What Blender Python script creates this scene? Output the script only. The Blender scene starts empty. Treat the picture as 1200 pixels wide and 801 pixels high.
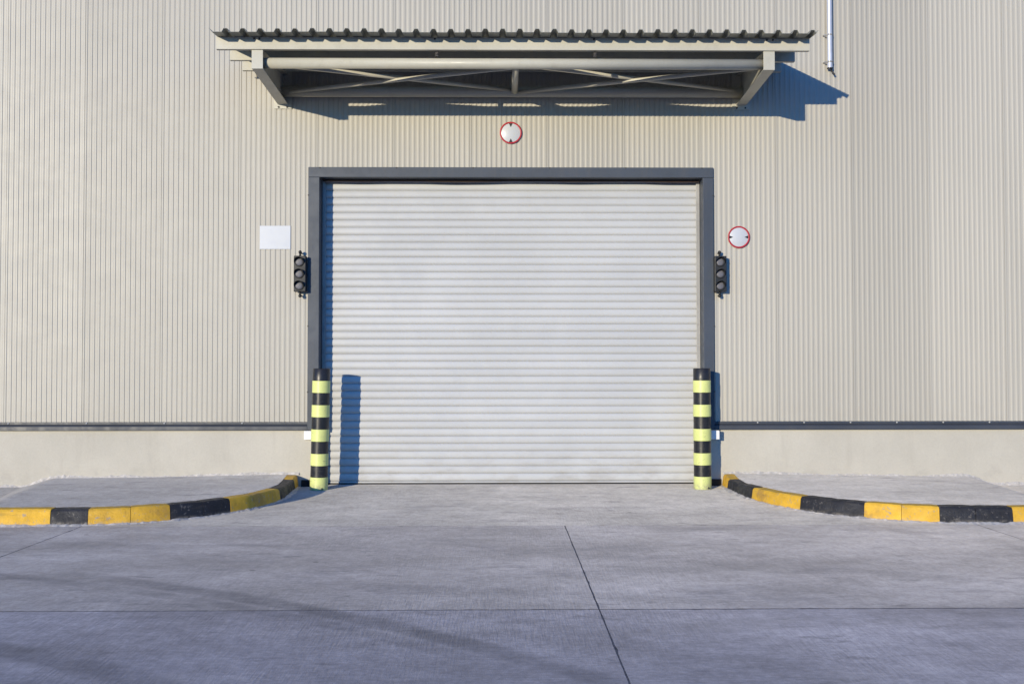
import bpy, bmesh, math, random
from mathutils import Vector, Matrix
random.seed(7)
sc = bpy.context.scene
R = math.radians

# ------------------------------------------------------------------ camera
cam_d = bpy.data.cameras.new("camera")
cam = bpy.data.objects.new("camera", cam_d)
sc.collection.objects.link(cam)
sc.camera = cam
YAW, PITCH, ROLL = 0.0116, 0.0262, -0.0008
cam_d.sensor_width = 36.0
cam_d.lens = 36.0 * 1184.18 / 1200.0
cam_d.clip_end = 3000
fwd = Vector((math.sin(YAW) * math.cos(PITCH), math.cos(YAW) * math.cos(PITCH), math.sin(PITCH)))
rgt = Vector((math.cos(YAW), -math.sin(YAW), 0))
upv = rgt.cross(fwd)
rg2 = math.cos(ROLL) * rgt + math.sin(ROLL) * upv
up2 = -math.sin(ROLL) * rgt + math.cos(ROLL) * upv
cm = Matrix.Identity(4)
for i in range(3):
    cm[i][0] = rg2[i]; cm[i][1] = up2[i]; cm[i][2] = -fwd[i]
cm[0][3], cm[1][3], cm[2][3] = 0.0, -13.117, 1.5513
cam.matrix_world = cm

# ------------------------------------------------------------------ light
K, M = 0.5576, 0.180                      # sunlight runs along (K, 1, -M)
to_sun = Vector((-K, -1, M)).normalized()
SUN_EL = math.asin(to_sun.z)
SUN_AZ = math.atan2(to_sun.x, to_sun.y)   # clockwise from +Y
sun_d = bpy.data.lights.new("sun", 'SUN')
sun_d.energy = 2.0
sun_d.angle = R(0.5)
sun_d.color = (1.0, 0.888, 0.665)
sun = bpy.data.objects.new("sun", sun_d)
sc.collection.objects.link(sun)
sun.rotation_euler = to_sun.to_track_quat('Z', 'Y').to_euler()
sun.location = to_sun * 60

w = bpy.data.worlds.new("World"); sc.world = w; w.use_nodes = True
nt = w.node_tree
bg = nt.nodes["Background"]
sky = nt.nodes.new("ShaderNodeTexSky")
sky.sky_type = 'NISHITA'; sky.sun_disc = False
sky.sun_elevation = SUN_EL
sky.sun_rotation = SUN_AZ
sky.air_density = 1.0; sky.dust_density = 0.0; sky.ozone_density = 9.3
nt.links.new(sky.outputs[0], bg.inputs[0])
bg.inputs[1].default_value = 0.15

sc.render.engine = 'CYCLES'
vs = sc.view_settings
vs.view_transform = 'Standard'; vs.look = 'None'; vs.gamma = 1; vs.use_curve_mapping = False
vs.exposure = 1.1

# ------------------------------------------------------------------ mesh helpers
col = sc.collection
class MB:
    def __init__(s): s.v = []; s.f = []; s.sm = []
    def add(s, vs_, fs, smooth=False):
        o = len(s.v); s.v += [tuple(p) for p in vs_]
        for f in fs: s.f.append(tuple(i + o for i in f)); s.sm.append(smooth)
        return s
    def box(s, x0, x1, y0, y1, z0, z1):
        return s.add([(x0,y0,z0),(x1,y0,z0),(x1,y1,z0),(x0,y1,z0),(x0,y0,z1),(x1,y0,z1),(x1,y1,z1),(x0,y1,z1)],
              [(0,3,2,1),(4,5,6,7),(0,1,5,4),(1,2,6,5),(2,3,7,6),(3,0,4,7)])
    def bbox(s, x0, x1, y0, y1, z0, z1, b=0.004):
        """box with chamfered edges"""
        bm = bmesh.new()
        bmesh.ops.create_cube(bm, size=1)
        for q in bm.verts:
            q.co = Vector(((x0+x1)/2 + q.co.x*(x1-x0), (y0+y1)/2 + q.co.y*(y1-y0), (z0+z1)/2 + q.co.z*(z1-z0)))
        bmesh.ops.bevel(bm, geom=list(bm.edges), offset=b, segments=2, affect='EDGES', profile=0.5)
        bm.verts.index_update()
        s.add([q.co for q in bm.verts], [[q.index for q in f.verts] for f in bm.faces])
        bm.free(); return s
    def tube(s, a, b, r, n=20, r2=None, caps=True):
        a = Vector(a); b = Vector(b); d = (b - a).normalized()
        t = Vector((0,0,1)) if abs(d.z) < .9 else Vector((1,0,0))
        u = d.cross(t).normalized(); v = d.cross(u)
        r2 = r if r2 is None else r2
        pts = []
        for c, rr in ((a, r), (b, r2)):
            for i in range(n):
                an = 2*math.pi*i/n
                pts.append(c + u*rr*math.cos(an) + v*rr*math.sin(an))
        s.add(pts, [(i, (i+1) % n, n+(i+1) % n, n+i) for i in range(n)], True)
        if caps:
            s.add(pts[:n], [tuple(range(n))[::-1]]); s.add(pts[n:], [tuple(range(n))])
        return s
    def lathe(s, c, prof, n=32, axis='Z', cap=True, rng=None):
        """prof: list of (r, h); rings round the axis through c"""
        c = Vector(c); rings = []
        for r, h in prof:
            ring = []
            for i in range(n):
                a = 2*math.pi*i/n
                if axis == 'Z': p = Vector((r*math.cos(a), r*math.sin(a), h))
                else: p = Vector((r*math.cos(a), h, r*math.sin(a)))
                ring.append(c + p)
            rings.append(ring)
        vs_ = [p for r_ in rings for p in r_]
        fs = []
        for k in range(len(rings)-1):
            for i in range(n):
                fs.append((k*n+i, k*n+(i+1) % n, (k+1)*n+(i+1) % n, (k+1)*n+i))
        s.add(vs_, fs, True)
        if cap:
            s.add(rings[0], [tuple(range(n))[::-1]]); s.add(rings[-1], [tuple(range(n))])
        return s
    def prism(s, poly, x0, x1):
        """poly in (y, z), extruded along x"""
        n = len(poly)
        vs_ = [(x0, y, z) for y, z in poly] + [(x1, y, z) for y, z in poly]
        return s.add(vs_, [(i, (i+1) % n, n+(i+1) % n, n+i) for i in range(n)] + [tuple(range(n))[::-1], tuple(range(n, 2*n))])
    def mesh(s, name):
        me = bpy.data.meshes.new(name)
        me.from_pydata(s.v, [], s.f)
        me.polygons.foreach_set("use_smooth", s.sm)
        bm = bmesh.new(); bm.from_mesh(me)
        bmesh.ops.remove_doubles(bm, verts=bm.verts, dist=1e-5)
        bmesh.ops.recalc_face_normals(bm, faces=bm.faces)
        bm.to_mesh(me); bm.free(); me.update()
        return me
    def build(s, name, mat, parent=None, loc=None):
        return link(name, s.mesh(name), mat, parent, loc)

def link(name, me, mat, parent=None, loc=None):
    if mat is not None and not me.materials: me.materials.append(mat)
    o = bpy.data.objects.new(name, me); col.objects.link(o)
    if parent is not None: o.parent = parent
    if loc is not None: o.location = loc
    return o
def sharp(o, ang=40):
    me = o.data
    bm = bmesh.new(); bm.from_mesh(me)
    for e in bm.edges:
        if len(e.link_faces) == 2 and e.calc_face_angle(0) > R(ang): e.smooth = False
    bm.to_mesh(me); bm.free(); return o
def empty(name, loc=(0,0,0), label=None, cat=None, group=None):
    o = bpy.data.objects.new(name, None); col.objects.link(o); o.location = loc
    return tag(o, label, cat, group)
def tag(o, label=None, cat=None, group=None, kind=None):
    if label: o["label"] = label
    if cat: o["category"] = cat
    if group: o["group"] = group
    if kind: o["kind"] = kind
    return o

# ------------------------------------------------------------------ material helpers
class NT:
    def __init__(s, name):
        s.m = bpy.data.materials.new(name); s.m.use_nodes = True
        s.t = s.m.node_tree; s.b = s.t.nodes["Principled BSDF"]
        s._co = None
    def n(s, typ, **kw):
        x = s.t.nodes.new(typ)
        for k, v in kw.items(): setattr(x, k, v)
        return x
    def lk(s, a, b): s.t.links.new(a, b)
    def val(s, sock, v):
        if hasattr(v, 'is_output'): s.lk(v, sock)
        else: sock.default_value = v
    @property
    def co(s):
        if s._co is None:
            g = s.n("ShaderNodeNewGeometry"); s._co = g.outputs["Position"]
        return s._co
    def math(s, op, a, b=0.0, c=0.0, clamp=False):
        x = s.n("ShaderNodeMath", operation=op, use_clamp=clamp)
        s.val(x.inputs[0], a); s.val(x.inputs[1], b); s.val(x.inputs[2], c)
        return x.outputs[0]
    def mapping(s, scale=(1,1,1), rot=(0,0,0), loc=(0,0,0), src=None):
        x = s.n("ShaderNodeMapping")
        s.lk(src or s.co, x.inputs[0])
        x.inputs[1].default_value = loc; x.inputs[2].default_value = rot; x.inputs[3].default_value = scale
        return x.outputs[0]
    def noise(s, scale, detail=4, rough=0.55, vec=None, dist=0.0):
        x = s.n("ShaderNodeTexNoise"); s.lk(vec or s.co, x.inputs["Vector"])
        x.inputs["Scale"].default_value = scale; x.inputs["Detail"].default_value = detail
        x.inputs["Roughness"].default_value = rough; x.inputs["Distortion"].default_value = dist
        return x.outputs[0]
    def rng(s, v, a, b, c=0.0, d=1.0, smooth=True):
        x = s.n("ShaderNodeMapRange"); x.interpolation_type = 'SMOOTHSTEP' if smooth else 'LINEAR'
        s.val(x.inputs[0], v); s.val(x.inputs[1], a); s.val(x.inputs[2], b); s.val(x.inputs[3], c); s.val(x.inputs[4], d)
        return x.outputs[0]
    def mix(s, fac, a, b, mode='MIX'):
        x = s.n("ShaderNodeMix", data_type='RGBA', blend_type=mode)
        s.val(x.inputs[0], fac)
        for sock, v in ((x.inputs[6], a), (x.inputs[7], b)):
            if hasattr(v, 'is_output'): s.lk(v, sock)
            else: sock.default_value = (*v, 1) if len(v) == 3 else v
        return x.outputs[2]
    def scale(s, c, f):
        """colour times a factor socket"""
        x = s.n("ShaderNodeVectorMath", operation='SCALE')
        if hasattr(c, 'is_output'): s.lk(c, x.inputs[0])
        else: x.inputs[0].default_value = c[:3]
        s.val(x.inputs[3], f); return x.outputs[0]
    def bump(s, h, strength=.3, dist=.01):
        x = s.n("ShaderNodeBump"); s.lk(h, x.inputs["Height"])
        x.inputs["Strength"].default_value = strength; x.inputs["Distance"].default_value = dist
        s.lk(x.outputs[0], s.b.inputs["Normal"])
    def done(s, color, rough=.5, metal=0.0, spec=.5):
        if hasattr(color, 'is_output'): s.lk(color, s.b.inputs["Base Color"])
        else: s.b.inputs["Base Color"].default_value = (*color, 1)
        s.val(s.b.inputs["Roughness"], rough); s.val(s.b.inputs["Metallic"], metal)
        s.b.inputs["Specular IOR Level"].default_value = spec
        return s.m

def srgb(r, g, b):
    f = lambda c: (c/255/12.92) if c <= 10 else ((c/255+.055)/1.055)**2.4
    return (f(r), f(g), f(b))

def paint(name, c, rough=.45, var=.08, dirt=.0, dirt_col=(.2,.17,.13), spec=.5, bump=.02, vstreak=False):
    t = NT(name)
    a = t.noise(1.3, 5); b = t.noise(45, 3)
    f = t.math('ADD', t.rng(a, .3, .7, 1-var, 1+var*.6), t.rng(b, .3, .7, -var*.3, var*.3))
    cc = t.scale(c, f)
    if dirt:
        vec = t.mapping((14, 14, .7)) if vstreak else t.co
        d = t.noise(1.0 if vstreak else 6, 6, .65, vec)
        cc = t.mix(t.rng(d, .48, .82, 0, dirt), cc, dirt_col)
    if bump: t.bump(t.noise(180, 2), bump, .002)
    rr = t.rng(t.noise(9, 4), .3, .7, rough-.06, rough+.06)
    return t.done(cc, rr, 0, spec)

def worn_sleeve(name, c, rough=.3, var=.05, dirt=.1, dirt_col=(.2,.2,.2), spec=.5, bump=.01):
    t = NT(name)
    cc = t.scale(c, t.rng(t.noise(2.2, 5), .3, .7, 1-var, 1+var))
    cc = t.mix(t.rng(t.noise(1, 6, .7, t.mapping((9, 9, 2.2))), .52, .8, 0, .45), cc, dirt_col)
    # scratches and rubbed marks, mostly low down
    sep = t.n("ShaderNodeSeparateXYZ"); t.lk(t.co, sep.inputs[0])
    low = t.rng(sep.outputs[2], .05, 1.2, 1, .35)
    sc_ = t.rng(t.noise(1, 5, .75, t.mapping((14, 14, 75), (R(14), R(9), 0))), .60, .66, 0, .75)
    cc = t.mix(t.math('MULTIPLY', sc_, low), cc, (.13, .12, .10))
    foot = t.math('MULTIPLY', t.rng(sep.outputs[2], .03, .16, 1, 0), t.rng(t.noise(22, 5, .7), .35, .7, .1, .75))
    cc = t.mix(foot, cc, (.27, .245, .21))
    t.bump(t.noise(60, 3), .03, .003)
    return t.done(cc, t.rng(t.noise(14, 5, .65), .3, .7, rough-.05, rough+.18), 0, .45)
# ---- wall panels: coated sheet, faint oil-canning, a trace of dirt
def mk_panel():
    t = NT("coated_wall_sheet")
    oi = t.n("ShaderNodeObjectInfo").outputs["Random"]
    base = t.scale((.425, .400, .344), t.rng(oi, 0, 1, .945, 1.05, False))
    f = t.rng(t.noise(.55, 4, .5, t.mapping((1, 1, .35))), .3, .7, .955, 1.04)
    c = t.scale(base, f)
    streak = t.noise(1, 5, .6, t.mapping((9, 9, .28)))
    c = t.mix(t.rng(streak, .5, .85, 0, .16), c, (.30, .28, .245))
    sep = t.n("ShaderNodeSeparateXYZ"); t.lk(t.co, sep.inputs[0])
    low = t.rng(sep.outputs[2], .84, 1.25, 1, 0)
    lowm = t.math('MULTIPLY', low, t.rng(t.noise(3.5, 5, .6), .35, .75, 0, .32))
    c = t.mix(lowm, c, (.37, .335, .275))
    return t.done(c, t.rng(t.noise(4, 4), .3, .7, .44, .50), 0, .35)
MAT = {}
MAT['panel'] = mk_panel()

# ---- concrete of the yard
def circ(p1, p2, p3):
    ax, ay = p1; bx, by = p2; cx, cy = p3
    d = 2*(ax*(by-cy)+bx*(cy-ay)+cx*(ay-by))
    ux = ((ax*ax+ay*ay)*(by-cy)+(bx*bx+by*by)*(cy-ay)+(cx*cx+cy*cy)*(ay-by))/d
    uy = ((ax*ax+ay*ay)*(cx-bx)+(bx*bx+by*by)*(ax-cx)+(cx*cx+cy*cy)*(bx-ax))/d
    return ux, uy, math.hypot(ax-ux, ay-uy)
TRACKS = [   # three points of each arc, half width, strength, faded ends in x
    ((-2.855,-5.60), (-.705,-6.94), (.485,-8.02), .10, .78, -3.6, 1.2),
    ((-2.855,-5.83), (-.705,-7.19), (.3,-8.1), .08, .5, -4.6, .4),
    ((-2.75,-7.47), (-2.39,-7.65), (-1.756,-8.06), .12, .7, -6, 1),
    ((-5.0,-5.15), (-2.8,-5.93), (-.9,-7.25), .10, .14, -7, 0),
    ((-1.2,-5.85), (.08,-6.04), (1.6,-6.45), .11, .30, -1.6, 2.4),
    ((-3.5,-4.2), (-.5,-4.45), (2.5,-5.3), .12, .20, -6, 5),
    ((.2,-7.1), (1.9,-6.9), (4.2,-6.1), .13, .22, -.6, 5),
    ((-1.0,-1.0), (-1.15,-3.0), (-1.9,-5.0), .12, .13, -6, 2),
    ((1.35,-1.0), (1.5,-3.0), (2.3,-5.2), .12, .12, -1, 5),
]
def mk_concrete(name, base, tracks=True, var=.15, broom=True, broomk=.085):
    t = NT(name)
    oi = t.n("ShaderNodeObjectInfo").outputs["Random"]
    c = t.scale(base, t.rng(oi, 0, 1, .97, 1.03, False))
    big = t.noise(.33, 5, .6)
    mid = t.noise(1.0, 6, .62, t.mapping((.9, 1.5, 1), (0, 0, R(4))))
    fine = t.noise(26, 6, .7)
    speck = t.noise(170, 2, .6)
    f = t.math('MULTIPLY', t.rng(big, .3, .7, 1-var, 1+var), t.rng(mid, .28, .72, 1-var*1.25, 1+var*.9))
    pit = t.noise(7.5, 8, .78)
    f = t.math('MULTIPLY', f, t.rng(pit, .34, .66, .87, 1.11))
    f = t.math('MULTIPLY', f, t.rng(fine, .32, .68, .88, 1.11))
    f = t.math('MULTIPLY', f, t.rng(speck, .3, .7, .86, 1.13))
    c = t.scale(c, f)
    # pale cement laitance and brownish dust clouds
    c = t.mix(t.rng(t.noise(.8, 6, .68, t.mapping((.7, 1.6, 1), (0, 0, R(-6)), (3, 8, 0))), .52, .74, 0, .30), c, (.46, .43, .405))
    # dark streaks of rubber and oil, drawn out across the yard
    st = t.noise(1.0, 7, .7, t.mapping((.8, 2.4, 1), (0, 0, R(5)), (1.7, 4.1, 0)), .35)
    c = t.mix(t.rng(st, .50, .76, 0, .55), c, (.14, .135, .14))
    st2 = t.noise(1.0, 6, .7, t.mapping((1.8, 4.5, 1), (0, 0, R(-3)), (9.7, 2.1, 0)), .2)
    c = t.mix(t.rng(st2, .57, .70, 0, .6), c, (.13, .125, .125))
    if tracks:
        sep = t.n("ShaderNodeSeparateXYZ"); t.lk(t.co, sep.inputs[0])
        X, Y = sep.outputs[0], sep.outputs[1]
        brk = t.rng(t.noise(1.6, 5, .6), .33, .66, .5, 1)
        thr = t.rng(t.noise(1, 5, .7, t.mapping((3, 14, 1), (0, 0, R(-32)))), .3, .7, .6, 1)
        tot = None
        for p1, p2, p3, hw, stg, xa, xb in TRACKS:
            ux, uy, rr = circ(p1, p2, p3)
            dx = t.math('SUBTRACT', X, ux); dy = t.math('SUBTRACT', Y, uy)
            d = t.math('SQRT', t.math('ADD', t.math('MULTIPLY', dx, dx), t.math('MULTIPLY', dy, dy)))
            e = t.math('ABSOLUTE', t.math('SUBTRACT', d, rr))
            m = t.rng(e, hw*.45, hw*1.45, stg, 0)
            m = t.math('MULTIPLY', m, t.math('MULTIPLY', t.rng(X, xa, xa+1.2), t.rng(X, xb-1.2, xb, 1, 0)))
            tot = m if tot is None else t.math('MAXIMUM', tot, m)
        tot = t.math('MULTIPLY', t.math('MULTIPLY', tot, brk), thr)
        c = t.mix(tot, c, (.10, .097, .10))
    # small dark spots
    v = t.n("ShaderNodeTexVoronoi"); t.lk(t.co, v.inputs["Vector"]); v.inputs["Scale"].default_value = 2.1
    v.inputs["Randomness"].default_value = 1
    cellr = t.n("ShaderNodeSeparateColor"); t.lk(v.outputs["Color"], cellr.inputs[0])
    spot = t.math('MULTIPLY', t.rng(v.outputs["Distance"], .035, .06, 1, 0), t.rng(cellr.outputs[0], .55, .6))
    c = t.mix(t.math('MULTIPLY', spot, .55), c, (.08, .075, .075))
    h = t.math('ADD', t.math('MULTIPLY', fine, .5), t.math('MULTIPLY', speck, .5))
    if broom:
        bl = t.noise(1, 3, .7, t.mapping((70, 4, 1), (0, 0, R(7))))
        bl2 = t.noise(1, 3, .7, t.mapping((4, 70, 1), (0, 0, R(4))))
        sel = t.rng(t.noise(.45, 2, .5, t.mapping((1, 1, 1), (0, 0, 0), (5, 1, 0))), .42, .58)
        br = t.n("ShaderNodeMix"); t.lk(sel, br.inputs[0]); t.lk(bl2, br.inputs[2]); t.lk(bl, br.inputs[3])
        c = t.scale(c, t.rng(br.outputs[0], .28, .72, 1-broomk, 1+broomk))
        h = t.math('ADD', h, t.math('MULTIPLY', br.outputs[0], 1.0))
    t.bump(h, .4, .006)
    t.b.inputs['Diffuse Roughness'].default_value = 1.0
    return t.done(c, t.rng(mid, .3, .7, .66, .85), 0, .3)
MAT['concrete'] = mk_concrete("yard_concrete", (.352, .328, .308))
MAT['concrete_apron'] = mk_concrete("apron_concrete", (.392, .366, .328), var=.12)
MAT['concrete_front'] = mk_concrete("brushed_front_concrete", (.292, .278, .286), var=.17, broomk=.12)
MAT['concrete_pav'] = mk_concrete("pavement_concrete", (.375, .352, .322), tracks=False, var=.08)
MAT['ground'] = mk_concrete("yard_ground", (.30, .285, .27), tracks=False)
def mk_mortar():
    t = NT("rough_mortar")
    c = t.scale((.56, .52, .465), t.rng(t.noise(18, 6, .7), .3, .7, .72, 1.15))
    t.bump(t.noise(70, 5, .7), .7, .008)
    return t.done(c, .9, 0, .2)
MAT['mortar'] = mk_mortar()
def mk_joint():
    t = NT("joint_sealant")
    return t.done(t.scale((.12, .115, .115), t.rng(t.noise(30, 4), .3, .7, .6, 1.4)), .8, 0, .2)
MAT['joint'] = mk_joint()
def mk_render():
    t = NT("rendered_plinth")
    f = t.math('MULTIPLY', t.rng(t.noise(.9, 5, .6), .3, .7, .93, 1.05), t.rng(t.noise(60, 4, .7), .3, .7, .96, 1.04))
    c = t.scale((.500, .468, .398), f)
    c = t.mix(t.rng(t.noise(1, 6, .65, t.mapping((5, 5, .8))), .50, .78, 0, .25), c, (.33, .30, .25))
    sep = t.n("ShaderNodeSeparateXYZ"); t.lk(t.co, sep.inputs[0])
    low = t.math('MULTIPLY', t.rng(sep.outputs[2], .15, .42, 1, 0), t.rng(t.noise(5, 6, .65), .38, .68, 0, .75))
    c = t.mix(low, c, (.51, .47, .395))
    splash = t.math('MULTIPLY', t.rng(sep.outputs[2], .16, .36, 1, 0), t.rng(t.noise(2.7, 7, .72, t.mapping((1, 1, 1.5), loc=(5, 0, 2))), .46, .68, 0, .34))
    c = t.mix(splash, c, (.31, .285, .25))
    scuff = t.math('MULTIPLY', t.rng(t.noise(3.0, 7, .72, t.mapping((1, 1, 2.2), loc=(2.3, 0, 1.1))), .66, .74, 0, .4), 1)
    c = t.mix(scuff, c, (.27, .25, .225))
    t.bump(t.math('ADD', t.noise(90, 5, .7), t.math('MULTIPLY', t.noise(6, 4), 1.5)), .3, .006)
    return t.done(c, .85, 0, .25)
MAT['render'] = mk_render()
def mk_kerb(name, c, under, wear, chip):
    t = NT(name)
    oi = t.n("ShaderNodeObjectInfo").outputs["Random"]
    cc = t.scale(c, t.math('MULTIPLY', t.rng(oi, 0, 1, .90, 1.08, False), t.rng(t.noise(7, 6, .65), .3, .7, .86, 1.1)))
    cc = t.mix(t.rng(t.noise(3.2, 7, .72), .48, .68, 0, wear), cc, under)
    cc = t.mix(t.rng(t.noise(19, 7, .75), .575, .63, 0, chip), cc, (.30, .27, .235))
    cc = t.mix(t.rng(t.noise(1, 6, .7, t.mapping((2.2, 2.2, 17))), .56, .74, 0, .45), cc, (.10, .085, .06))
    sep = t.n("ShaderNodeSeparateXYZ"); t.lk(t.co, sep.inputs[0])
    low = t.math('MULTIPLY', t.rng(sep.outputs[2], .0, .05, 1, 0), t.rng(t.noise(16, 5, .7), .4, .65, 0, .8))
    cc = t.mix(low, cc, (.33, .29, .24))
    t.bump(t.math('ADD', t.noise(55, 5, .7), t.math('MULTIPLY', t.noise(9, 5, .6), 2.0)), .55, .010)
    return t.done(cc, t.rng(t.noise(12, 4), .3, .7, .5, .75), 0, .4)
MAT['kerb_yellow'] = mk_kerb("yellow_kerb_paint", (.70, .405, .034), (.40, .23, .05), .8, .75)
MAT['kerb_black'] = mk_kerb("black_kerb_paint", (.019, .019, .023), (.042, .042, .046), .6, .35)

MAT['frame'] = paint("slate_grey_coating", (.056, .067, .086), .5, .12, .35, (.10, .09, .08), .4, .01, True)
MAT['flash'] = paint("dark_flashing_coating", (.050, .056, .069), .5, .12, .3, (.10, .088, .075), .4, .01)
def mk_slat():
    t = NT("white_shutter_coating")
    oi = t.n("ShaderNodeObjectInfo").outputs["Random"]
    c = t.scale((.515, .513, .500), t.rng(oi, 0, 1, .965, 1.03, False))
    c = t.scale(c, t.rng(t.noise(.8, 5, .6, t.mapping((1, 1, 1))), .3, .7, .955, 1.035))
    c = t.mix(t.rng(t.noise(1, 6, .7, t.mapping((1.6, 1, 14))), .55, .85, 0, .16), c, (.36, .33, .30))
    c = t.mix(t.rng(t.noise(1, 6, .7, t.mapping((11, 1, .5), loc=(4, 0, 0))), .58, .85, 0, .12), c, (.38, .355, .32))
    sep = t.n("ShaderNodeSeparateXYZ"); t.lk(t.co, sep.inputs[0])
    gr = t.math('MULTIPLY', t.rng(sep.outputs[2], .05, .75, 1, 0), t.rng(t.noise(2.6, 7, .7, t.mapping((1, 1, 2.4))), .42, .70, 0, .42))
    c = t.mix(gr, c, (.32, .29, .25))
    c = t.mix(t.rng(t.noise(1, 6, .75, t.mapping((2.4, 1, 26), (0, R(3), 0), (7, 0, 3))), .70, .76, 0, .4), c, (.30,.28,.26))
    t.bump(t.noise(1, 3, .5, t.mapping((2.5, 1, 8))), .12, .01)
    return t.done(c, t.rng(t.noise(6, 4), .3, .7, .30, .42), 0, .5)
MAT['slat'] = mk_slat()
MAT['guide'] = paint("galvanised_guide", (.36, .35, .33), .4, .2, .5, (.16, .12, .09), .5, .01)
MAT['rubber'] = paint("black_rubber", (.018, .017, .017), .65, .2, 0, spec=.3)
MAT['seal'] = paint("brown_brush_seal", (.045, .030, .026), .85, .3, 0, spec=.2)
MAT['dark'] = paint("dark_interior", (.02, .02, .02), .9, .1, 0, spec=.1)
MAT['steel'] = paint("cream_steel_paint", (.500, .480, .405), .42, .07, .25, (.20, .175, .14), .4, .015)
MAT['sheet'] = paint("grey_roof_sheet", (.250, .255, .228), .5, .12, .3, (.07, .065, .055), .35, .01)
MAT['core'] = paint("wall_core_grey", (.30, .29, .27), .8, .1, 0)
MAT['white'] = paint("white_plate", (.53, .545, .57), .35, .02, 0, spec=.5, bump=0)
MAT['photocell'] = paint("white_plastic", (.80,.80,.80), .4, .02, .0)
MAT['red'] = paint("sign_red", (.44, .02, .032), .4, .06, 0)
MAT['black'] = paint("sign_black", (.012, .012, .012), .5, .1, 0)
MAT['alu'] = paint("sign_back_metal", (.45, .45, .45), .4, .05, 0)
MAT['lamp_body'] = paint("signal_housing_black", (.016, .017, .018), .5, .15, .2, (.05, .045, .04), .4)
MAT['lime'] = worn_sleeve("lime_sleeve", (.68, .715, .25), .30, .05, .10, (.38, .40, .18), .5, .01)
MAT['sleeve_black'] = worn_sleeve("black_sleeve", (.018, .0175, .018), .33, .15, .25, (.05, .045, .04), .5, .01)
MAT['screw'] = paint("zinc_screw", (.40, .40, .39), .35, .1, 0)
MAT['bolt'] = paint("dark_bolt", (.05, .045, .04), .55, .2, 0)
def mk_metalpipe():
    t = NT("bright_steel_pipe")
    c = t.scale((.62, .62, .63), t.rng(t.noise(8, 4), .3, .7, .93, 1.03))
    return t.done(c, .30, .35, .5)
MAT['pipe'] = mk_metalpipe()
def mk_lens():
    t = NT("unlit_signal_lens")
    v = t.n("ShaderNodeTexVoronoi"); t.lk(t.co, v.inputs["Vector"]); v.inputs["Scale"].default_value = 60
    t.bump(v.outputs["Distance"], .35, .004)
    return t.done((.13, .13, .15), .5, 0, .4)
MAT['lens'] = mk_lens()

# ------------------------------------------------------------------ ground: sheet + concrete slabs
def apron_z(y): return max(0.0, .034 * (y + 3.083) / 3.3)
g = MB().add([(-600,-600,-.03),(600,-600,-.03),(600,600,-.03),(-600,600,-.03)], [(0,1,2,3)]).build("ground", MAT['ground'])
tag(g, "grey concrete yard in front of the warehouse, laid in large slabs", "ground", kind="structure")
JZ = -.0006
jb = MB().add([(-22.5,-37.5,JZ),(23.5,-37.5,JZ),(23.5,-3.083,JZ),(-22.5,-3.083,JZ),(23.5,.25,apron_z(.25)+JZ),(-22.5,.25,apron_z(.25)+JZ)], [(0,1,2,3),(3,2,4,5)]).build("joint_sealant", MAT['joint'], g)
XJ = [-22.2, -17.7, -13.2, -8.75, -4.1272, .6372, 4.7296, 9.2, 13.7, 18.2, 22.7]
YJ = [-37.2, -33.8, -30.4, -27.0, -23.6, -20.2, -16.8, -13.4, -10.0, -6.5627, -3.0829, .255]
def slab(x0, x1, y0, y1, gx=.006, g0=.0035, g1=.0035, mat='concrete'):
    """a cast slab with eased arrises; y0 < y1"""
    near = y0 > -14 and abs(x0+x1)/2 < 8
    rj = random.Random(int(x0*100)*31+int(y0*100))
    x0 += gx; x1 -= gx; y0 += g0; y1 -= g1
    P = []
    def edge(ax, ay, bx, by):
        n = int(math.hypot(bx-ax, by-ay)/.09) if near else 1
        for i in range(n):
            t_ = i/n; j = 0
            if near and i:
                j = rj.uniform(-.0018, .0018) + (rj.uniform(.003, .009) if rj.random() < .05 else 0)
            nx_, ny_ = -(by-ay), bx-ax; l = math.hypot(nx_, ny_)      # inward
            P.append((ax+(bx-ax)*t_+nx_/l*j, ay+(by-ay)*t_+ny_/l*j))
    edge(x0, y0, x1, y0); edge(x1, y0, x1, y1); edge(x1, y1, x0, y1); edge(x0, y1, x0, y0)
    n = len(P)
    v = [(x, y, -.028) for x, y in P] + [(x, y, apron_z(y)) for x, y in P]
    return MB().add(v, [(i, (i+1) % n, n+(i+1) % n, n+i) for i in range(n)] + [tuple(range(n, 2*n))]).build("slab", MAT[mat], g)
for r_ in range(len(YJ)-1):
    y0, y1 = YJ[r_], YJ[r_+1]
    cols = list(XJ)
    if r_ == len(YJ)-2: cols.remove(.6372)
    for a, b in zip(cols[:-1], cols[1:]):
        slab(a, b, y0, y1, .0055, .009 if abs(y0+3.0829) > .01 else .004, .009 if abs(y1+3.0829) > .01 else .004,
             'concrete_apron' if r_ == len(YJ)-2 else 'concrete' if r_ == len(YJ)-3 else 'concrete_front')

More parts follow.
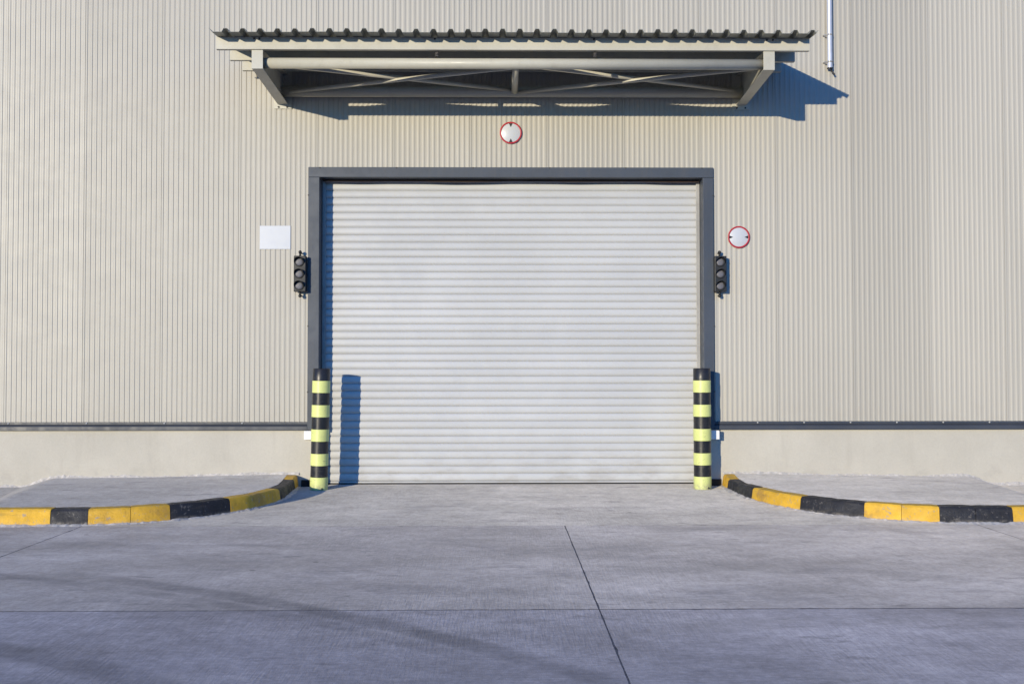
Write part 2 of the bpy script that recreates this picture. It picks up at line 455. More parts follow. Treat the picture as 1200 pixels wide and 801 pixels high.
# ------------------------------------------------------------------ kerbs and pavements
KL = [(-2.60,.0),(-2.575,-.35),(-2.545,-.85),(-2.55,-1.30),(-2.68,-1.86),(-2.88,-2.22),(-3.09,-2.50),(-3.36,-2.74),(-3.70,-2.92),(-4.09,-3.015),(-4.45,-3.045),(-4.92,-3.06),(-5.55,-3.07)]
KR = [(2.868,.0),(2.855,-.35),(2.865,-.85),(2.925,-1.30),(3.06,-1.80),(3.24,-2.155),(3.48,-2.46),(3.748,-2.69),(4.06,-2.89),(4.40,-3.01),(4.75,-3.045),(5.117,-3.06),(5.70,-3.07),(6.05,-3.07)]
def catmull(P, n=8):
    out = []
    Q = [P[0]] + P + [P[-1]]
    for i in range(1, len(Q)-2):
        p0, p1, p2, p3 = [Vector(q) for q in Q[i-1:i+3]]
        for k in range(n):
            s = k/n
            out.append(.5*((2*p1)+(p2-p0)*s+(2*p0-5*p1+4*p2-p3)*s*s+(3*p1-p0-3*p2+p3)*s**3))
    out.append(Vector(P[-1])); return out
class Path:
    def __init__(s, P):
        s.p = catmull(P); s.l = [0]
        for a, b in zip(s.p[:-1], s.p[1:]): s.l.append(s.l[-1] + (b-a).length)
    def at(s, d):
        d = max(0, min(s.l[-1], d))
        for i in range(len(s.l)-1):
            if d <= s.l[i+1]:
                t = (d-s.l[i])/max(1e-9, s.l[i+1]-s.l[i]); return s.p[i].lerp(s.p[i+1], t)
        return s.p[-1]
    def tan(s, d): return (s.at(d+.02)-s.at(d-.02)).normalized()
    def near(s, q):
        q = Vector(q); return min((((p-q).length, l) for p, l in zip(s.p, s.l)))[1]
def top_z(y, x):
    """top of the pavement: a little higher at the wall near the door"""
    return .168 + (.020*max(0, min(1, (y+.35)/.35)) - .020*max(0, 1-abs(y+.75)/.6))*max(0, min(1, (4.6-abs(x-.15))/1.7)) - .02*max(0, min(1, (y+2.2)/2.2))*max(0, min(1, (abs(x-.15)-3.4)/2))
KW = .15
def kerb(name, path, side, cuts, label, drop):
    """cuts: list of (arc length, colour) block ends; side +1 / -1 = which way the pavement lies"""
    root = empty(name, (path.p[0].x, path.p[0].y, 0), label, "kerb", "painted kerbs beside the loading door")
    inv = Matrix.Translation((-path.p[0].x, -path.p[0].y, 0))
    rnd = random.Random(len(label))
    a = 0.0
    prof = [(0, -.02), (.020, .135), (.028, .152), (.042, 0.165), (KW, .170)]   # (inward, height)
    for b, cname in cuts:
        n = max(2, int((b-a)/.07)); gap = .002
        rows = []; lean = rnd.uniform(-.003, .003); dz = rnd.uniform(-.003, .003)
        for i in range(n+1):
            d = a + gap + (b-a-2*gap)*i/n
            p = path.at(d); t_ = path.tan(d); nrm = Vector((-t_.y, t_.x))*side
            tz = top_z(p.y, p.x)+dz
            dr = max(0, min(1, (d-drop[0])/(drop[1]-drop[0])))
            ez = .004 if (i == 0 or i == n) else 0      # eased ends
            row = []
            for k, (u, h) in enumerate(prof):
                q = p + nrm*(u + lean + ez*.6 + rnd.uniform(-.0015, .0015))
                hz = h if k == 0 else (h/.170*tz - (ez if k > 1 else 0))
                if k: hz = hz*(1-dr) + (.004*k)*dr
                row.append((q.x, q.y, apron_z(min(q.y, .2))*(1-min(1, max(0, h)/.17)) + hz + (rnd.uniform(-.0012,.0012) if k else 0)))
            q = p + nrm*KW; row.append((q.x, q.y, -.02)); rows.append(row)
        m = len(rows[0]); mb = MB()
        fs = [(i*m+k, (i+1)*m+k, (i+1)*m+k+1, i*m+k+1) for i in range(n) for k in range(m-1)]
        fs += [tuple(range(m))[::-1], tuple(range(n*m, n*m+m))]
        mb.add([v for r_ in rows for v in r_], fs, True)
        o = mb.build("kerb_block", MAT[cname], root); o.matrix_parent_inverse = inv
        sharp(o, 28); a = b
    # dusty mortar left along the foot
    mb = MB(); rows = []; n = int(path.l[-1]/.03)
    r1 = random.Random(3); wv = 0
    for i in range(n+1):
        d = path.l[-1]*i/n; p = path.at(d); t_ = path.tan(d); nrm = Vector((-t_.y, t_.x))*side
        wv = .8*wv + r1.uniform(-.008, .008)
        wd = max(.006, .040 + wv*1.6 + r1.uniform(-.012, .012)); hh = max(.005, .013 + wv*.5 + r1.uniform(-.004, .004))
        dr = 1 if d < drop[0] else 0.2
        zz = apron_z(p.y)
        q0 = p + nrm*.01; q1 = p - nrm*.003; q2 = p - nrm*wd
        rows.append([(q0.x, q0.y, zz+hh*dr+.002), (q1.x, q1.y, zz+hh*dr), (q2.x, q2.y, zz-.006)])
    mb.add([v for r_ in rows for v in r_], [(i*3+k, (i+1)*3+k, (i+1)*3+k+1, i*3+k+1) for i in range(n) for k in range(2)])
    o = mb.build("mortar_fillet", MAT['mortar'], root); o.matrix_parent_inverse = inv
    return root
PL, PR = Path(KL), Path(KR)
def cutlist(P, L):
    out = []
    for q, c in L: out.append((P.near(q), c))
    return out
Y_, B_ = 'kerb_yellow', 'kerb_black'
cl = cutlist(PL, [((-2.578,-.31), Y_), ((-2.545,-.82), B_), ((-2.55,-1.31), B_), ((-2.69,-1.90), Y_), ((-2.874,-2.2), Y_), ((-3.086,-2.5), B_),
                  ((-3.345,-2.73), B_), ((-3.68,-2.92), Y_), ((-4.09,-3.01), Y_), ((-4.45,-3.04), B_), ((-5.06,-3.06), Y_)]) + [(PL.l[-1]*.945, Y_), (PL.l[-1], B_)]
cr = cutlist(PR, [((2.856,-.33), Y_), ((2.862,-.82), B_), ((2.922,-1.30), B_), ((3.06,-1.78), Y_), ((3.244,-2.16), Y_), ((3.48,-2.46), B_), ((3.748,-2.69), B_),
                  ((4.06,-2.89), Y_), ((4.40,-3.01), Y_), ((4.75,-3.04), B_), ((5.117,-3.06), B_)]) + [(PR.l[-1]*.90, Y_), (PR.l[-1], Y_)]
kerb("painted_kerb", PL, -1, cl, "curved black and yellow painted kerb edging the pavement left of the door", (PL.near((-5.15,-3.07)), PL.l[-1]))
kerb("painted_kerb", PR, 1, cr, "curved black and yellow painted kerb edging the pavement right of the door", (PR.near((5.65,-3.07)), PR.l[-1]))

def pavement(path, side, crease, foot, label):
    """slab between kerb back and wall; crease/foot: x at the wall and x at the kerb of the ramp's top and foot"""
    rows = []
    n = 60
    sgn = 1 if side > 0 else -1
    L = path.near((crease[1], -3.07))
    rnd = random.Random(5)
    mb = MB(); m = 14
    for i in range(n+1):
        d = L*i/n
        p = path.at(d); t_ = path.tan(d); nrm = Vector((-t_.y, t_.x))*side
        a = p + nrm*(KW+.003)
        # matching point on the wall
        xs = path.at(0).x + sgn*KW
        fx = max(0.0, (d-1.0)/(L-1.0))
        bx = xs + (crease[0]-xs)*fx
        b = Vector((bx, .012))
        if a.y > .0: a.y = 0
        row = []
        for k in range(m+1):
            q = a.lerp(b, k/m)
            row.append((q.x, q.y, top_z(q.y, q.x) - (.003 if k == 0 else 0)))
        rows.append(row)
    # ramp end
    nr = 6
    last = rows[-1]
    for j in range(1, nr+1):
        s = j/nr; row = []
        for k in range(m+1):
            x0, y0, z0 = last[k]
            fxx = foot[1] + (foot[0]-foot[1])*(k/m)
            e = s*s*(3-2*s)*.5 + s*.5
            row.append((x0+(fxx-x0)*s, y0, z0*(1-e) + (apron_z(y0)+.001)*e))
        rows.append(row)
    w_ = m+1
    mb.add([v for r_ in rows for v in r_], [(i*w_+k, (i+1)*w_+k, (i+1)*w_+k+1, i*w_+k+1) for i in range(len(rows)-1) for k in range(m)], True)
    # outer skirt so that it is a solid slab
    rim = [r_[0] for r_ in rows]
    mb.add(rim + [(x, y, -.02) for x, y, z in rim], [(i, i+1, len(rim)+i+1, len(rim)+i) for i in range(len(rim)-1)])
    o = mb.build("pavement", MAT['concrete_pav'])
    sharp(o, 30)
    return tag(o, label, "pavement", kind="structure")
pavement(PL, -1, (-5.727, -5.15), (-6.16, -5.55), "raised concrete pavement behind the left painted kerb, ramped at its outer end")
pavement(PR, 1, (6.08, 5.65), (6.385, 6.05), "raised concrete pavement behind the right painted kerb, ramped at its outer end")

# ------------------------------------------------------------------ warehouse
OX0, OX1 = -2.347, 2.642          # door opening
OZ1 = 4.035
FX0, FX1, FZ1 = -2.492, 2.780, 4.166   # outer edge of the door frame
X0 = -4.3992
WX0, WX1, WZ = X0-10, X0+20, 9.2
BD = 18.0
bld = empty("warehouse", (.15, 0, 0), "large beige warehouse wall of ribbed metal panels on a rendered plinth", "building")
binv = Matrix.Translation((-.15, 0, 0))
def bpart(mb, name, mat, par=None):
    o = mb.build(name, mat, par or bld)
    o.matrix_parent_inverse = binv if par is None else Matrix.Identity(4)
    return o
PITCHR = 1.0/15
def rib_profile():
    """(x, y) over one panel of 1 m; crests at y = 0, troughs at y = +.006"""
    P = []; dp = .0062
    e = .010
    P += [(.0013, .012), (.0013, .003), (.0025, 0.0), (e+.014, 0.0)]
    x = e + .014
    for i in range(15):
        c0 = e + .014 + i*(1-2*e-.028+.020)/15
        wid = (1-2*e-.028+.020)/15
        # trough then crest
        P += [(c0+.006, dp), (c0+wid-.034, dp), (c0+wid-.025, dp-.0024), (c0+wid-.0195, 0.0)]
        if i < 14: P += [(c0+wid, 0.0)]
    P += [(1-.0025, 0.0), (1-.0013, .003), (1-.0013, .012)]
    return P
PROF = rib_profile()
def panel_mesh(z0, z1, z0_of=None):
    mb = MB(); n = len(PROF)
    zs = [z0, z1]
    mb.add([(x, y, z) for z in zs for x, y in PROF], [(i, i+1, n+i+1, n+i) for i in range(n-1)])
    mb.add([(x, y, z0) for x, y in PROF], [tuple(range(n))])
    return mb.mesh("wall_panel")
ZP0 = .842
me_full = panel_mesh(ZP0, WZ); me_top = panel_mesh(FZ1-.05, WZ)
me_full.materials.append(MAT['panel']); me_top.materials.append(MAT['panel'])
for k in range(-10, 20):
    x = X0 + k
    if x + 1 <= OX0: me = me_full
    elif x >= OX1: me = me_full
    elif x < OX1 < x+1:
        mb = MB(); n = len(PROF)
        mb.add([(a, b, z) for z in (FZ1-.05, WZ) for a, b in PROF], [(i, i+1, n+i+1, n+i) for i in range(n-1)])
        Q = [(OX1+.06-x, .03)] + [(a, b) for a, b in PROF if a > OX1+.06-x]; n = len(Q)
        mb.add([(a, b, z) for z in (ZP0, FZ1-.05) for a, b in Q], [(i, i+1, n+i+1, n+i) for i in range(n-1)])
        me = mb.mesh("wall_panel"); me.materials.append(MAT['panel'])
    else: me = me_top
    o = link("wall_panel", me, None, bld); o.location = (x-.15, random.uniform(-.0012, .0012), 0)
# masonry / core behind the sheets
core = MB()
core.box(WX0, OX0-.003, .0115, .30, .806, WZ-.02); core.box(OX1+.003, WX1, .0115, .30, .806, WZ-.02); core.box(OX0-.003, OX1+.003, .0115, .30, OZ1+.05, WZ-.02)
bpart(core, "wall_core", MAT['panel'])
bpart(MB().box(WX0, WX0+.2, .31, BD, -.02, WZ-.02), "side_wall", MAT['panel'])
bpart(MB().box(WX1-.2, WX1, .31, BD, -.02, WZ-.02), "side_wall", MAT['panel'])
bpart(MB().box(WX0+.21, WX1-.21, BD-.2, BD, -.02, WZ-.02), "rear_wall", MAT['panel'])
bpart(MB().box(WX0-.15, WX1+.15, -.08, BD+.15, WZ-.015, WZ+.12), "roof", MAT['flash'])
# rendered plinth, left and right of the opening
def plinth(x0, x1):
    mb = MB(); xs = []
    nx = int((x1-x0)/.5)+1
    mb.bbox(x0, x1, .010, .30, -.03, .80, .006)
    return bpart(mb, "plinth", MAT['render'])
plinth(WX0, OX0); plinth(OX1, WX1)
# dark drip flashing over the plinth (screws are parts of it)
FL = [(.012, .866), (-.016, .862), (-.018, .836), (-.008, .826), (-.030, .806), (-.034, .762), (-.028, .757), (.012, .772)]
for x0, x1, ks in ((WX0, FX0-.002, [X0+i+.07 for i in range(-3, 2)]), (FX1+.002, WX1, [3.34+.605*i for i in range(0, 8)])):
    f = bpart(MB().prism(FL, x0, x1), "base_flashing", MAT['flash'])
    for sx in ks:
        if x0 < sx < x1:
            s_ = MB().lathe((sx, -.018, .849), [(.001, -.009), (.008, -.0085), (.011, -.005), (.0115, 0.0), (.0115, .004)], 10, 'Y').build("screw", MAT['screw'], f)
            s_.matrix_parent_inverse = Matrix.Identity(4)
# black skirting at the foot of both jambs
for x0, x1 in ((-2.57, OX0-.004), (OX1+.004, 2.862)):
    bpart(MB().bbox(x0, x1, -.016, .008, .0, .118, .006), "skirting", MAT['rubber'])
# mortar along the foot of the wall
def wall_mortar(x0, x1, seed, zoff):
    r1 = random.Random(seed); n = int((x1-x0)/.035); rows = []; wv = 0
    for i in range(n+1):
        x = x0+(x1-x0)*i/n
        wv = .85*wv + r1.uniform(-.010, .010)
        h = max(.003, .022+wv+r1.uniform(-.005, .005)); d = max(.004, .016+wv*.6+r1.uniform(-.004, .004))
        z = zoff(x)
        rows.append([(x, .013, z+h), (x, .008, z+h*.9), (x, .006-d, z-.004)])
    mb = MB().add([v for r_ in rows for v in r_], [(i*3+k, (i+1)*3+k, (i+1)*3+k+1, i*3+k+1) for i in range(n) for k in range(2)])
    bpart(mb, "mortar_fillet", MAT['mortar'])
def zramp(x):
    a = -x if x < 0 else x
    c, f = (5.727, 6.16) if x < 0 else (6.08, 6.385)
    zt = top_z(0, x)
    if a < c: return zt
    if a > f: return .032
    s = (a-c)/(f-c); e = s*s*(3-2*s)*.5+s*.5
    return zt*(1-e)+.032*e
wall_mortar(-9.0, -2.60, 1, zramp); wall_mortar(2.88, 9.5, 2, zramp)

# ------------------------------------------------------------------ roller shutter door with its frame
door = empty("roller_shutter_door", (.15, .1, 0), "wide white slatted roller shutter door, closed, in a slate grey frame", "door")
dinv = Matrix.Translation((-.15, -.1, 0))
def dpart(mb, name, mat, par=None):
    o = mb.build(name, mat, par or door)
    o.matrix_parent_inverse = dinv if par is None else Matrix.Identity(4); return o
DY = .225; SP = .0982; DZ0 = .075
def slat_prof():
    P = [(.011, 0.0), (.009, .0008), (.001, .0085), (-.0055, .0155), (-.0092, .0225), (-.0108, .031), (-.0113, .042), (-.0108, .054),
         (-.0094, .066), (-.0066, .078), (-.002, .0885), (.005, .0955), (.011, .0974), (.014, .0974), (.014, 0.0)]
    return P
sp = [(y*.74, z) for y, z in slat_prof()]; mb = MB(); n = len(sp)
NX = 1
mb.v = [(-2.508+NX*0, y, z) for y, z in sp] + [(2.508, y, z) for y, z in sp]
mb.f = [(i, (i+1) % n, n+(i+1) % n, n+i) for i in range(n)] + [tuple(range(n))[::-1], tuple(range(n, 2*n))]
mb.sm = [True]*n + [False]*2
me_slat = mb.mesh("slat"); me_slat.materials.append(MAT['slat'])
k = 0; z = DZ0
while z < 4.12:
    o = link("slat", me_slat, None, door, (-.0025, DY-.1+random.uniform(-.0012, .0012), z)); z += SP
    sharp(o, 50) if k == 0 else None
    o.rotation_euler = (random.uniform(-.012, .012), 0, 0); k += 1
dpart(MB().bbox(OX0+.02, OX1-.02, DY-.016, DY+.012, .052, .073, .004), "bottom_rail", MAT['slat'])
dpart(MB().bbox(OX0+.02, OX1-.02, DY-.010, DY+.010, .034, .051, .003), "bottom_seal", MAT['rubber'])
for x0, x1 in ((OX0+.004, OX0+.05), (OX1-.05, OX1-.004)):
    mb = MB(); xi = x1 if x0 < 0 else x0
    mb.bbox(x0, x1, DY-.048, DY-.038, .036, 4.06, .002); mb.bbox(x0, x1, DY+.03, DY+.04, .036, 4.06, .002)
    dpart(mb, "guide_rail", MAT['guide'])
bk = dpart(MB().box(OX0, OX1, .302, .31, 0, 4.08), "backing", MAT['dark'])
# frame: two jambs and a header, folded sheet (face + reveal)
fr = dpart(MB().bbox(FX0, FX1, -.030, -.004, OZ1, FZ1, .004).box(OX0+.002, OX1-.002, -.003, .30, OZ1+.001, OZ1+.012), "header", MAT['frame'])
for x0, x1, xr in ((FX0, OX0, OX0), (OX1, FX1, OX1)):
    mb = MB().bbox(x0, x1, -.030, -.004, .757, OZ1-.002, .004)
    if x0 < 0: mb.box(xr-.012, xr-.001, -.003, .29, .80, OZ1-.002)
    else: mb.box(xr+.001, xr+.012, -.003, .29, .80, OZ1-.002)
    j = dpart(mb, "jamb", MAT['frame'])
    for zz in (1.25, 2.1, 2.95, 3.8):
        xx = (x0+.004) if x0 < 0 else (x1-.004)
        s_ = MB().lathe((xx, -.030, zz), [(.001, -.007), (.006, -.006), (.009, -.003), (.009, .002)], 8, 'Y').build("rivet", MAT['bolt'], j)
        s_.matrix_parent_inverse = Matrix.Identity(4)
for i in range(6):
    xx = FX0+.15+i*(FX1-FX0-.3)/5
    s_ = MB().lathe((xx, -.030, FZ1-.008), [(.001, -.007), (.006, -.006), (.009, -.003), (.009, .002)], 8, 'Y').build("rivet", MAT['bolt'], fr)
    s_.matrix_parent_inverse = Matrix.Identity(4)
# sagging brush seal under the header
mb = MB(); n = 120; vv = []
for i in range(n+1):
    x = OX0+.02 + (OX1-OX0-.04)*i/n
    sg = .005*math.sin(x*4.3+.6)+.004*math.sin(x*2.1)+.001*math.sin(x*11)
    vv += [(x, .115, OZ1-.002), (x, .112, OZ1-.030-.012*0+sg), (x, .124, OZ1-.030+sg), (x, .124, OZ1-.002)]
mb.add(vv, [(i*4+k, (i+1)*4+k, (i+1)*4+(k+1) % 4, i*4+(k+1) % 4) for i in range(n) for k in range(4)])
dpart(mb, "brush_seal", MAT['seal'])

# ------------------------------------------------------------------ canopy
can = empty("entrance_canopy", (.16, 0, 5.0), "shallow steel canopy with grey corrugated roof and tubular bracing above the door", "canopy")
cinv = Matrix.Translation((-.16, 0, -5.0))
def cpart(mb, name, mat, par=None):
    o = mb.build(name, mat, par or can)
    o.matrix_parent_inverse = cinv if par is None else Matrix.Identity(4); return o
def rz(y): return 5.5355 + .090*y          # underside of the roof pans
CX0, CX1 = -3.302, 3.622
YF, YB = -1.655, -.006
# trapezoidal sheets
def sheet(x0, x1, first, last, lift):
    P = []; pit = .1978; n = round((x1-x0)/pit)
    h = .040
    for i in range(n):
        a = x0+i*pit
        P += [(a, 0), (a+.115, 0), (a+.115+.022, h), (a+pit-.022, h)]
    P += [(x1, 0)]
    if first: P = [(x0-.032, h+.003), (x0-.027, h), (x0+.004, 0)] + P[1:]
    if last: P = P[:-1] + [(x1-.004, 0.0), (x1+.026, h)]
    mb = MB(); m = len(P); th = .0035
    v = []
    for y in (YF, YB):
        for t_ in (0, th):
            v += [(x, y, rz(y)+z+t_+lift) for x, z in P]
    f = []
    for i in range(m-1):
        f += [(i, i+1, 2*m+i+1, 2*m+i), (m+i, 3*m+i, 3*m+i+1, m+i+1), (i, m+i, m+i+1, i+1)]
    f += [(0, 2*m, 3*m, m), (m-1, 2*m-1, 4*m-1, 3*m-1)]
    return cpart(mb.add(v, f), "roof_sheet", MAT['sheet'])
NS = 7; SW = .1978*5
xx = CX0+.01
for i in range(NS):
    sheet(xx + i*SW, xx + (i+1)*SW, i == 0, i == NS-1, .0045*(i % 2))
# purlins (C-sections)
def purlin(yf, hgt, dep=.055):
    zt = rz(yf)-.004; zb = zt-hgt; t_ = .006
    poly = [(yf, zb), (yf, zt), (yf+dep, zt), (yf+dep, zt-t_), (yf+t_, zt-t_), (yf+t_, zb+t_), (yf+dep, zb+t_), (yf+dep, zb)]
    return cpart(MB().prism(poly, CX0, CX1), "purlin", MAT['steel'])
p1 = purlin(-1.425, .141); p2 = purlin(-.835, .141); p3 = purlin(-.235, .143)
def bolt_y(mb, x, y, z, r=.011):
    return mb.lathe((x, y, z), [(.6*r, -.012), (r, -.010), (r, .003)], 6, 'Y')
for bx in (-2.86, -2.80, 3.12, 3.19):
    o = bolt_y(MB(), bx, -1.425, 5.384).build("bolt", MAT['bolt'], p1); o.matrix_parent_inverse = Matrix.Identity(4)
for bx in (-.755, 1.10):
    o = bolt_y(MB(), bx-.005, -1.425, 5.388, .013).build("bolt", MAT['bolt'], p1); o.matrix_parent_inverse = Matrix.Identity(4)
    mb = MB().box(bx-.003, bx+.03, -1.368, -1.362, 5.205, 5.255).box(bx-.003, bx+.003, -1.36, -1.30, 5.205, 5.255)
    bolt_y(mb, bx+.014, -1.366, 5.228, .013)
    cpart(mb, "cleat", MAT['bolt'])
# tapered cantilever arms (I-section) with end plate and wall plate
def arm(xc):
    w2 = .065; fl = .010; yw = -.012
    top = lambda y: rz(y)-.147
    zf, zw = 5.045, 4.985
    bot = lambda y: zw + (zf-zw)*(y/-1.40)
    zt = lambda y: min(top(y), 5.258+.09*(y+1.40))
    def strip(y0, y1, f0, f1, xa, xb):
        return MB().add([(xa,y0,f0(y0)),(xb,y0,f0(y0)),(xb,y1,f0(y1)),(xa,y1,f0(y1)),(xa,y0,f1(y0)),(xb,y0,f1(y0)),(xb,y1,f1(y1)),(xa,y1,f1(y1))],
            [(0,3,2,1),(4,5,6,7),(0,1,5,4),(1,2,6,5),(2,3,7,6),(3,0,4,7)])
    a = strip(-1.392, yw, bot, lambda y: bot(y)+fl, xc-w2, xc+w2)
    b_ = strip(-1.392, yw, lambda y: zt(y)-fl, zt, xc-w2, xc+w2)
    c_ = strip(-1.392, yw, lambda y: bot(y)+fl+.0005, lambda y: zt(y)-fl-.0005, xc-.005, xc+.005)
    mb = MB()
    for q in (a, b_, c_): mb.add(q.v, q.f)
    o = cpart(mb, "arm", MAT['steel'])
    e = MB().bbox(xc-w2-.001, xc+w2+.001, -1.404, -1.393, 5.04, 5.264, .003).build("end_plate", MAT['steel'], o); e.matrix_parent_inverse = Matrix.Identity(4)
    mb = MB().bbox(xc-.115, xc+.115, -.011, -.001, 4.930, 5.45, .002)
    e = mb.build("wall_plate", MAT['steel'], o); e.matrix_parent_inverse = Matrix.Identity(4)
    for dx in (-.055, .055):
        q = bolt_y(MB(), xc+dx, -.012, 4.952, .012).build("bolt", MAT['bolt'], o); q.matrix_parent_inverse = Matrix.Identity(4)
    return o
AL, AR = -2.829, 3.152
arm(AL); arm(AR)
ZT = 5.141
cpart(MB().tube((AL+.006, -1.28, ZT), (AR-.006, -1.28, ZT), .0625, 32), "front_tube", MAT['steel'])
cpart(MB().tube((AL+.006, -.105, ZT-.011), (AR-.006, -.105, ZT-.011), .066, 32), "wall_tube", MAT['steel'])
XM = .185
cpart(MB().tube((XM, -1.225, ZT-.004), (XM, -.165, ZT-.018), .040, 24), "strut", MAT['steel'])
for xa, xb in ((AL+.12, XM-.05), (XM+.05, AR-.12)):
    cpart(MB().tube((xa, -1.235, ZT+.006), (xb, -.15, ZT+.004), .026, 20), "brace", MAT['steel'])
    cpart(MB().tube((xb, -1.235, ZT-.030), (xa, -.15, ZT-.024), .026, 20), "brace", MAT['steel'])

# ------------------------------------------------------------------ bollards
def bollard(x, y, tilt, z0, label):
    root = empty("bollard", (x, y, z0), label, "bollard", "striped bollards at the door jambs")
    H = 1.535; nb = 10; hb = (H-.012)/nb
    for i in range(nb):
        lime = i % 2 == 0
        a, b = i*hb, (i+1)*hb
        r = .1125 if lime else .1085
        if i == 0: b = hb*1.06
        if i == 1: a = hb*1.06
        if i == nb-1:
            prof = [(r, a+.001), (r, b-.004), (r-.004, b), (r-.012, b+.002), (.03, b+.002), (.001, b+.002)]
        elif lime: prof = [(r-.003, a+.0005), (r, a+.003), (r, b-.003), (r-.003, b-.0005)]
        else: prof = [(r, a+.0005), (r, b-.0005)]
        o = MB().lathe((0,0,0), prof, 40).build("band", MAT['lime' if lime else 'sleeve_black'], root)
        sharp(o, 50)
    o = MB().lathe((0,0,0), [(.104, -.03), (.104, H-.03)], 32).build("post", MAT['bolt'], root)
    o = MB().lathe((.055, -.099, .022), [(.001, -.012), (.010, -.011), (.013, -.006), (.013, .01)], 8, 'Y').build("bolt", MAT['bolt'], root)
    root.rotation_euler = (0, tilt, 0)
    return root
bollard(-2.288, -.312, R(1.15), .028, "leaning lime and black striped bollard at the left jamb, shadow on the shutter")
bollard(2.560, -.312, R(-.1), .028, "upright lime and black striped bollard at the right jamb, beside the right kerb end")

# ------------------------------------------------------------------ traffic lights
def signal(x, label):
    root = empty("traffic_light", (x, -.006, 2.54), label, "traffic light", "small three-lamp signals beside the door")
    W, Hh = .155, .462
    MB().bbox(-W/2, W/2, -.120, -.028, 0, Hh, .008).build("housing", MAT['lamp_body'], root)
    MB().bbox(-.03, .03, -.030, 0.006, .03, Hh-.03, .004).build("wall_bracket", MAT['lamp_body'], root)
    for i in range(3):
        zc = .077 + i*.153
        MB().lathe((-.008, -.120, zc), [(.050, -.001), (.047, -.006), (.030, -.010), (.001, -.011)], 28, 'Y').build("lens", MAT['lens'], root)
        MB().lathe((-.008, -.120, zc), [(.051, .0), (.060, .0), (.060, -.012), (.051, -.012), (.051, 0)], 28, 'Y', False).build("bezel", MAT['lamp_body'], root)
        # open hood over the lens
        mb = MB(); n = 16; v = []
        for k_ in range(n+1):
            a = R(-12) + R(204)*k_/n
            dp = .025 + .050*max(0, math.sin(a))**.7
            for rr, yy in ((.0625, 0), (.0625, -dp), (.0585, -dp), (.0585, 0)):
                v.append((-.008+rr*math.cos(a), -.1205+yy, zc+rr*math.sin(a)))
        mb.add(v, [(q*4+k_, (q+1)*4+k_, (q+1)*4+(k_+1) % 4, q*4+(k_+1) % 4) for q in range(n) for k_ in range(4)], True)
        mb.add(v[:4], [(0,1,2,3)]); mb.add(v[-4:], [(3,2,1,0)])
        sharp(mb.build("hood", MAT['lamp_body'], root), 40)
    for zc, s in ((Hh, 1), (0, -1)):
        mb = MB().tube((0-.005, -.07, zc-.002*s), (-.005, -.07, zc+.040*s), .013, 12)
        mb.lathe((-.005, -.07, zc+.052*s), [(.002, -.022), (.016, -.016), (.022, -.002), (.020, .010), (.010, .020), (.002, .022)], 14)
        mb.box(-.018, .008, -.07, .004, zc+.046*s-.006, zc+.046*s+.006)
        mb.build("mounting_knob", MAT['lamp_body'], root)
    return root
signal(-2.578, "black three-lamp traffic light left of the door, below the blank white plate")
signal(2.848, "black three-lamp traffic light right of the door, below the round sign")

# ------------------------------------------------------------------ signs
def round_sign(x, z, vertical, label):
    root = empty("round_sign", (x, -.0015, z), label, "sign", "round white signs with a red rim")
    MB().lathe((0,0,0), [(.142, -.004), (.145, -.006), (.145, -.013), (.143, -.0145), (.001, -.0145)], 56, 'Y').build("plate", MAT['white'], root)
    MB().lathe((0,0,0), [(.124, -.0150), (.124, -.0175), (.1442, -.0175), (.1442, -.0150)], 56, 'Y', False).build("red_rim", MAT['red'], root)
    for s in (1, -1):
        # black arrowhead pointing inwards from the rim
        a, b, hw = .1235*s, .074*s, .025
        if vertical: pts = [(-hw, a), (hw, a), (0, b)]
        else: pts = [(a, -hw*.85), (a, hw*.85), (b, 0)]
        v = [(px, -.0165, pz) for px, pz in pts] + [(px, -.0145, pz) for px, pz in pts]
        MB().add(v, [(0,1,2),(5,4,3),(0,3,4,1),(1,4,5,2),(2,5,3,0)]).build("arrowhead", MAT['black'], root)
    return root
round_sign(.138, 4.62, True, "round white red-rimmed sign above the door, black arrowheads at top and bottom")
round_sign(3.111, 3.259, False, "round white red-rimmed sign right of the door, black arrowheads at its sides")
o = MB().bbox(-3.122, -2.722, -.007, -.0015, 3.099, 3.404, .002).build("blank_plate", MAT['white'])
tag(o, "blank white rectangular plate on the wall left of the door", "sign")

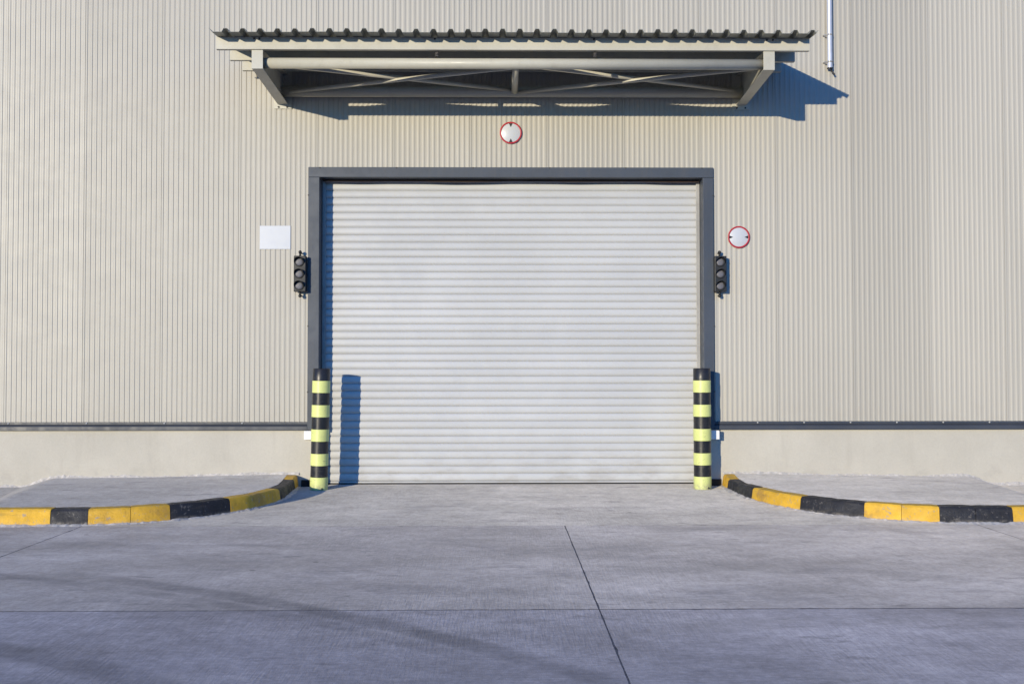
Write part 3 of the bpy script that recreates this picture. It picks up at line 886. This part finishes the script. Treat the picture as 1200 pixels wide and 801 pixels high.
# photocells below the frame
for x0, x1, lab in ((-2.532, -2.425, "small white sensor box under the left jamb, half behind the leaning bollard"), (2.733, 2.842, "small white sensor box under the right jamb beside the upright bollard")):
    off = .0 if x0 < 0 else -.14  # right box is moved off the wall so that sunlight reaches it
    fk = (13.117+off)/13.117
    x0 *= fk; x1 *= fk
    root = empty("sensor_box", ((x0+x1)/2, .008+off, .634+(0 if off == 0 else .007)), lab, "sensor", "white sensor boxes at the jambs")
    hw = (x1-x0)/2
    MB().bbox(-hw, hw, -.034, 0, 0, .115, .006).build("casing", MAT['photocell'], root)
    if off: MB().bbox(-.02, .02, .001, -off+.004, .04, .075, .002).build("added_bracket", MAT['bolt'], root)  # bracket added to hold the box out in the sun
    MB().bbox(-hw-.002 if x0 > 0 else hw-.001, -hw+.001 if x0 > 0 else hw+.002, -.026, -.010, .03, .085, .0008).build("lens_window", MAT['rubber'], root)

# ------------------------------------------------------------------ pipe on the wall
px = 4.306
root = empty("wall_pipe", (px, -.065, 5.455), "thin bright steel pipe clipped to the wall right of the canopy", "pipe")
MB().tube((0,0,0), (0,0,3.70), .034, 24, caps=False).tube((0,0,3.70), (0,0,0), .030, 24, caps=False).build("tube", MAT['pipe'], root)
MB().lathe((0,0,0), [(.0305, .001), (.036, .001), (.036, .014), (.0345, .014)], 24, cap=False).build("end_ring", MAT['bolt'], root)
for zc in (.09, .447, 1.3, 2.2, 3.1):
    c_ = MB().lathe((0,0,zc), [(.0345, -.009), (.0385, -.009), (.0385, .009), (.0345, .009)], 24, cap=False).box(-.010, .010, .036, .066, zc-.009, zc+.009)
    c_.box(-.072, -.036, -.004, .004, zc-.008, zc+.008).tube((-.062, -.012, zc), (-.062, .012, zc), .008, 8).box(-.070, -.060, .004, .064, zc+.0, zc+.008)
    c_.build("clamp", MAT['guide'], root)
mb = MB().tube((.022, .02, .05), (.028, .02, -.02), .010, 10).tube((.028, .02, -.02), (.052, .0, -.062), .011, 10).lathe((.055, .0, -.070), [(.002, -.012), (.013, -.006), (.013, .008), (.004, .014)], 10)
mb.build("cable_tail", MAT['bolt'], root)
